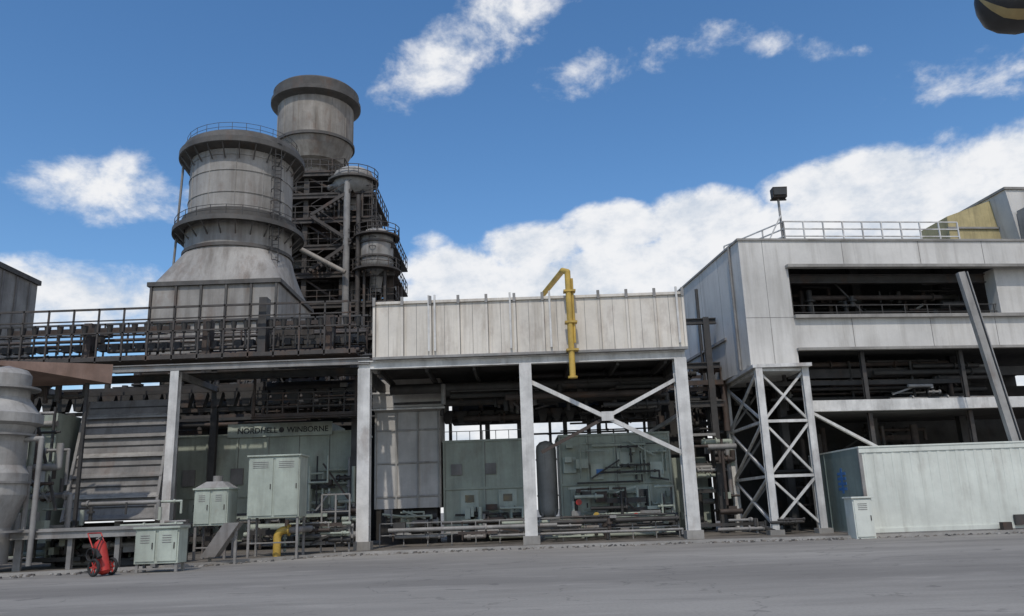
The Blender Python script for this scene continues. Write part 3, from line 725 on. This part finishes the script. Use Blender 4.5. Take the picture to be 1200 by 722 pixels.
# ---------------------------------------------------------------- light + world
el=math.radians(55); azs=math.radians(-6)
sd=Vector((math.sin(azs)*math.cos(el),-math.cos(azs)*math.cos(el),math.sin(el)))
l=bpy.data.lights.new('sun','SUN'); l.energy=2.2; l.angle=math.radians(.8); l.color=(1,.94,.86)
o=bpy.data.objects.new('sun',l); S.collection.objects.link(o); o.rotation_euler=(-sd).to_track_quat('-Z','Y').to_euler()
w=bpy.data.worlds.new('World'); S.world=w; w.use_nodes=True; nt=w.node_tree; L=nt.links
for n_ in list(nt.nodes): nt.nodes.remove(n_)
out=N(nt,'ShaderNodeOutputWorld'); sky=N(nt,'ShaderNodeTexSky',sky_type='NISHITA'); sky.sun_disc=False
sky.sun_elevation=el; sky.sun_rotation=math.atan2(sd.x,sd.y); sky.ozone_density=2.2; sky.dust_density=.5; sky.air_density=1.0
hs=N(nt,'ShaderNodeHueSaturation'); hs.inputs['Saturation'].default_value=1.22; L.new(sky.outputs[0],hs.inputs['Color'])
bg=N(nt,'ShaderNodeBackground'); bg.inputs['Strength'].default_value=.15; L.new(hs.outputs[0],bg.inputs['Color'])
tc=N(nt,'ShaderNodeTexCoord'); sep=N(nt,'ShaderNodeSeparateXYZ'); L.new(tc.outputs['Generated'],sep.inputs[0])
def M(op,a,b=None,c=None):
    n_=N(nt,'ShaderNodeMath',operation=op)
    for i,v in enumerate((a,b,c)):
        if v is None: continue
        if isinstance(v,(int,float)): n_.inputs[i].default_value=v
        else: L.new(v,n_.inputs[i])
    return n_.outputs[0]
AZ=M('ARCTAN2',sep.outputs[0],sep.outputs[1]); EL=M('ARCSINE',sep.outputs[2])
cv=N(nt,'ShaderNodeCombineXYZ'); L.new(AZ,cv.inputs[0]); L.new(M('MULTIPLY',EL,1.5),cv.inputs[1])
def nz(sc,det,rg,off=0,dist=0):
    mp=N(nt,'ShaderNodeMapping'); mp.inputs['Location'].default_value=(off,off*.7,off*.3); L.new(cv.outputs[0],mp.inputs['Vector'])
    n_=N(nt,'ShaderNodeTexNoise'); n_.inputs['Scale'].default_value=sc; n_.inputs['Detail'].default_value=det; n_.inputs['Roughness'].default_value=rg; n_.inputs['Distortion'].default_value=dist
    L.new(mp.outputs[0],n_.inputs['Vector']); return n_.outputs['Fac']
n1=M('SUBTRACT',nz(9,9,.6,3.1,.3),.5); n2=M('SUBTRACT',nz(26,7,.6,1.7),.5)
def blob(tx,tt,sx,st,amp,slope=0):
    az=math.atan(tx); e=math.atan(tt*math.cos(az))
    dx=M('SUBTRACT',AZ,az); dy=M('SUBTRACT',M('SUBTRACT',EL,e),M('MULTIPLY',dx,slope))
    q=M('ADD',M('POWER',M('DIVIDE',M('ABSOLUTE',dx),sx),2),M('POWER',M('DIVIDE',M('ABSOLUTE',dy),st),2))
    return M('MULTIPLY',M('SUBTRACT',1,q),amp)
bl=[blob(-.53,.43,.095,.036,.55),blob(-.50,.445,.05,.03,.5),blob(-.55,.285,.18,.045,.9),blob(-.40,.265,.10,.035,.7),
    blob(.02,.69,.10,.055,.6,.35),blob(-.08,.61,.085,.045,.5,.5),blob(.17,.585,.11,.02,.18,.1),blob(.41,.60,.06,.022,.38,-.15),
    blob(.58,.46,.05,.012,.2),blob(.70,.56,.07,.02,.1),blob(.72,.46,.06,.03,.2),blob(-.10,.335,.025,.016,.4),
    blob(.03,.33,.08,.035,1.3),blob(.14,.35,.09,.035,1.4),blob(.25,.36,.09,.04,1.4),blob(.46,.405,.12,.04,1.4),blob(.66,.41,.14,.04,1.4),blob(-.07,.30,.08,.04,1.2)]
m_=bl[0]
for b_ in bl[1:]: m_=M('MAXIMUM',m_,b_)
m_=M('MAXIMUM',m_,-.6)
top=M('ADD',.315,M('MULTIPLY',AZ,.12)); 
mr=N(nt,'ShaderNodeMapRange'); mr.inputs['From Min'].default_value=-.24; mr.inputs['From Max'].default_value=-.12; mr.inputs['To Min'].default_value=-.10; mr.inputs['To Max'].default_value=0; L.new(AZ,mr.inputs['Value'])
top=M('ADD',top,mr.outputs[0])
bank=M('MULTIPLY',M('SUBTRACT',top,EL),30)
bank=M('MINIMUM',bank,1.7)
m_=M('MAXIMUM',m_,bank)
dens=M('ADD',M('ADD',m_,M('MULTIPLY',n1,2.3)),M('MULTIPLY',n2,.9))
def MR(src,a,b,c=0,d=1,interp='SMOOTHSTEP'):
    r_=N(nt,'ShaderNodeMapRange',interpolation_type=interp); r_.inputs['From Min'].default_value=a; r_.inputs['From Max'].default_value=b
    r_.inputs['To Min'].default_value=c; r_.inputs['To Max'].default_value=d; L.new(src,r_.inputs['Value']); return r_.outputs[0]
alpha=M('MULTIPLY',MR(dens,-.05,.8),MR(EL,.75,.9,1,0))
alpha=M('MULTIPLY',alpha,.97)
shade=MR(M('ADD',M('MULTIPLY',n1,1.0),M('MULTIPLY',n2,.8)),-.30,.14)
cm=N(nt,'ShaderNodeMix',data_type='RGBA'); L.new(shade,cm.inputs[0]); cm.inputs[6].default_value=(.60,.67,.77,1); cm.inputs[7].default_value=(.93,.935,.95,1)
cb=N(nt,'ShaderNodeBackground'); cb.inputs['Strength'].default_value=.97; L.new(cm.outputs[2],cb.inputs['Color'])
ms=N(nt,'ShaderNodeMixShader'); L.new(alpha,ms.inputs[0]); L.new(bg.outputs[0],ms.inputs[1]); L.new(cb.outputs[0],ms.inputs[2]); L.new(ms.outputs[0],out.inputs[0])

# ---------------------------------------------------------------- camera
cd=bpy.data.cameras.new('camera'); cam=bpy.data.objects.new('camera',cd); S.collection.objects.link(cam)
cd.sensor_width=36; cd.lens=28.5; cd.clip_end=8000; cd.clip_start=.1
cam.matrix_world=Matrix.Translation((0,0,1.7))@Matrix.Rotation(math.radians(90)+math.atan(237/950),4,'X')@Matrix.Rotation(math.radians(-2),4,'Z')
S.camera=cam
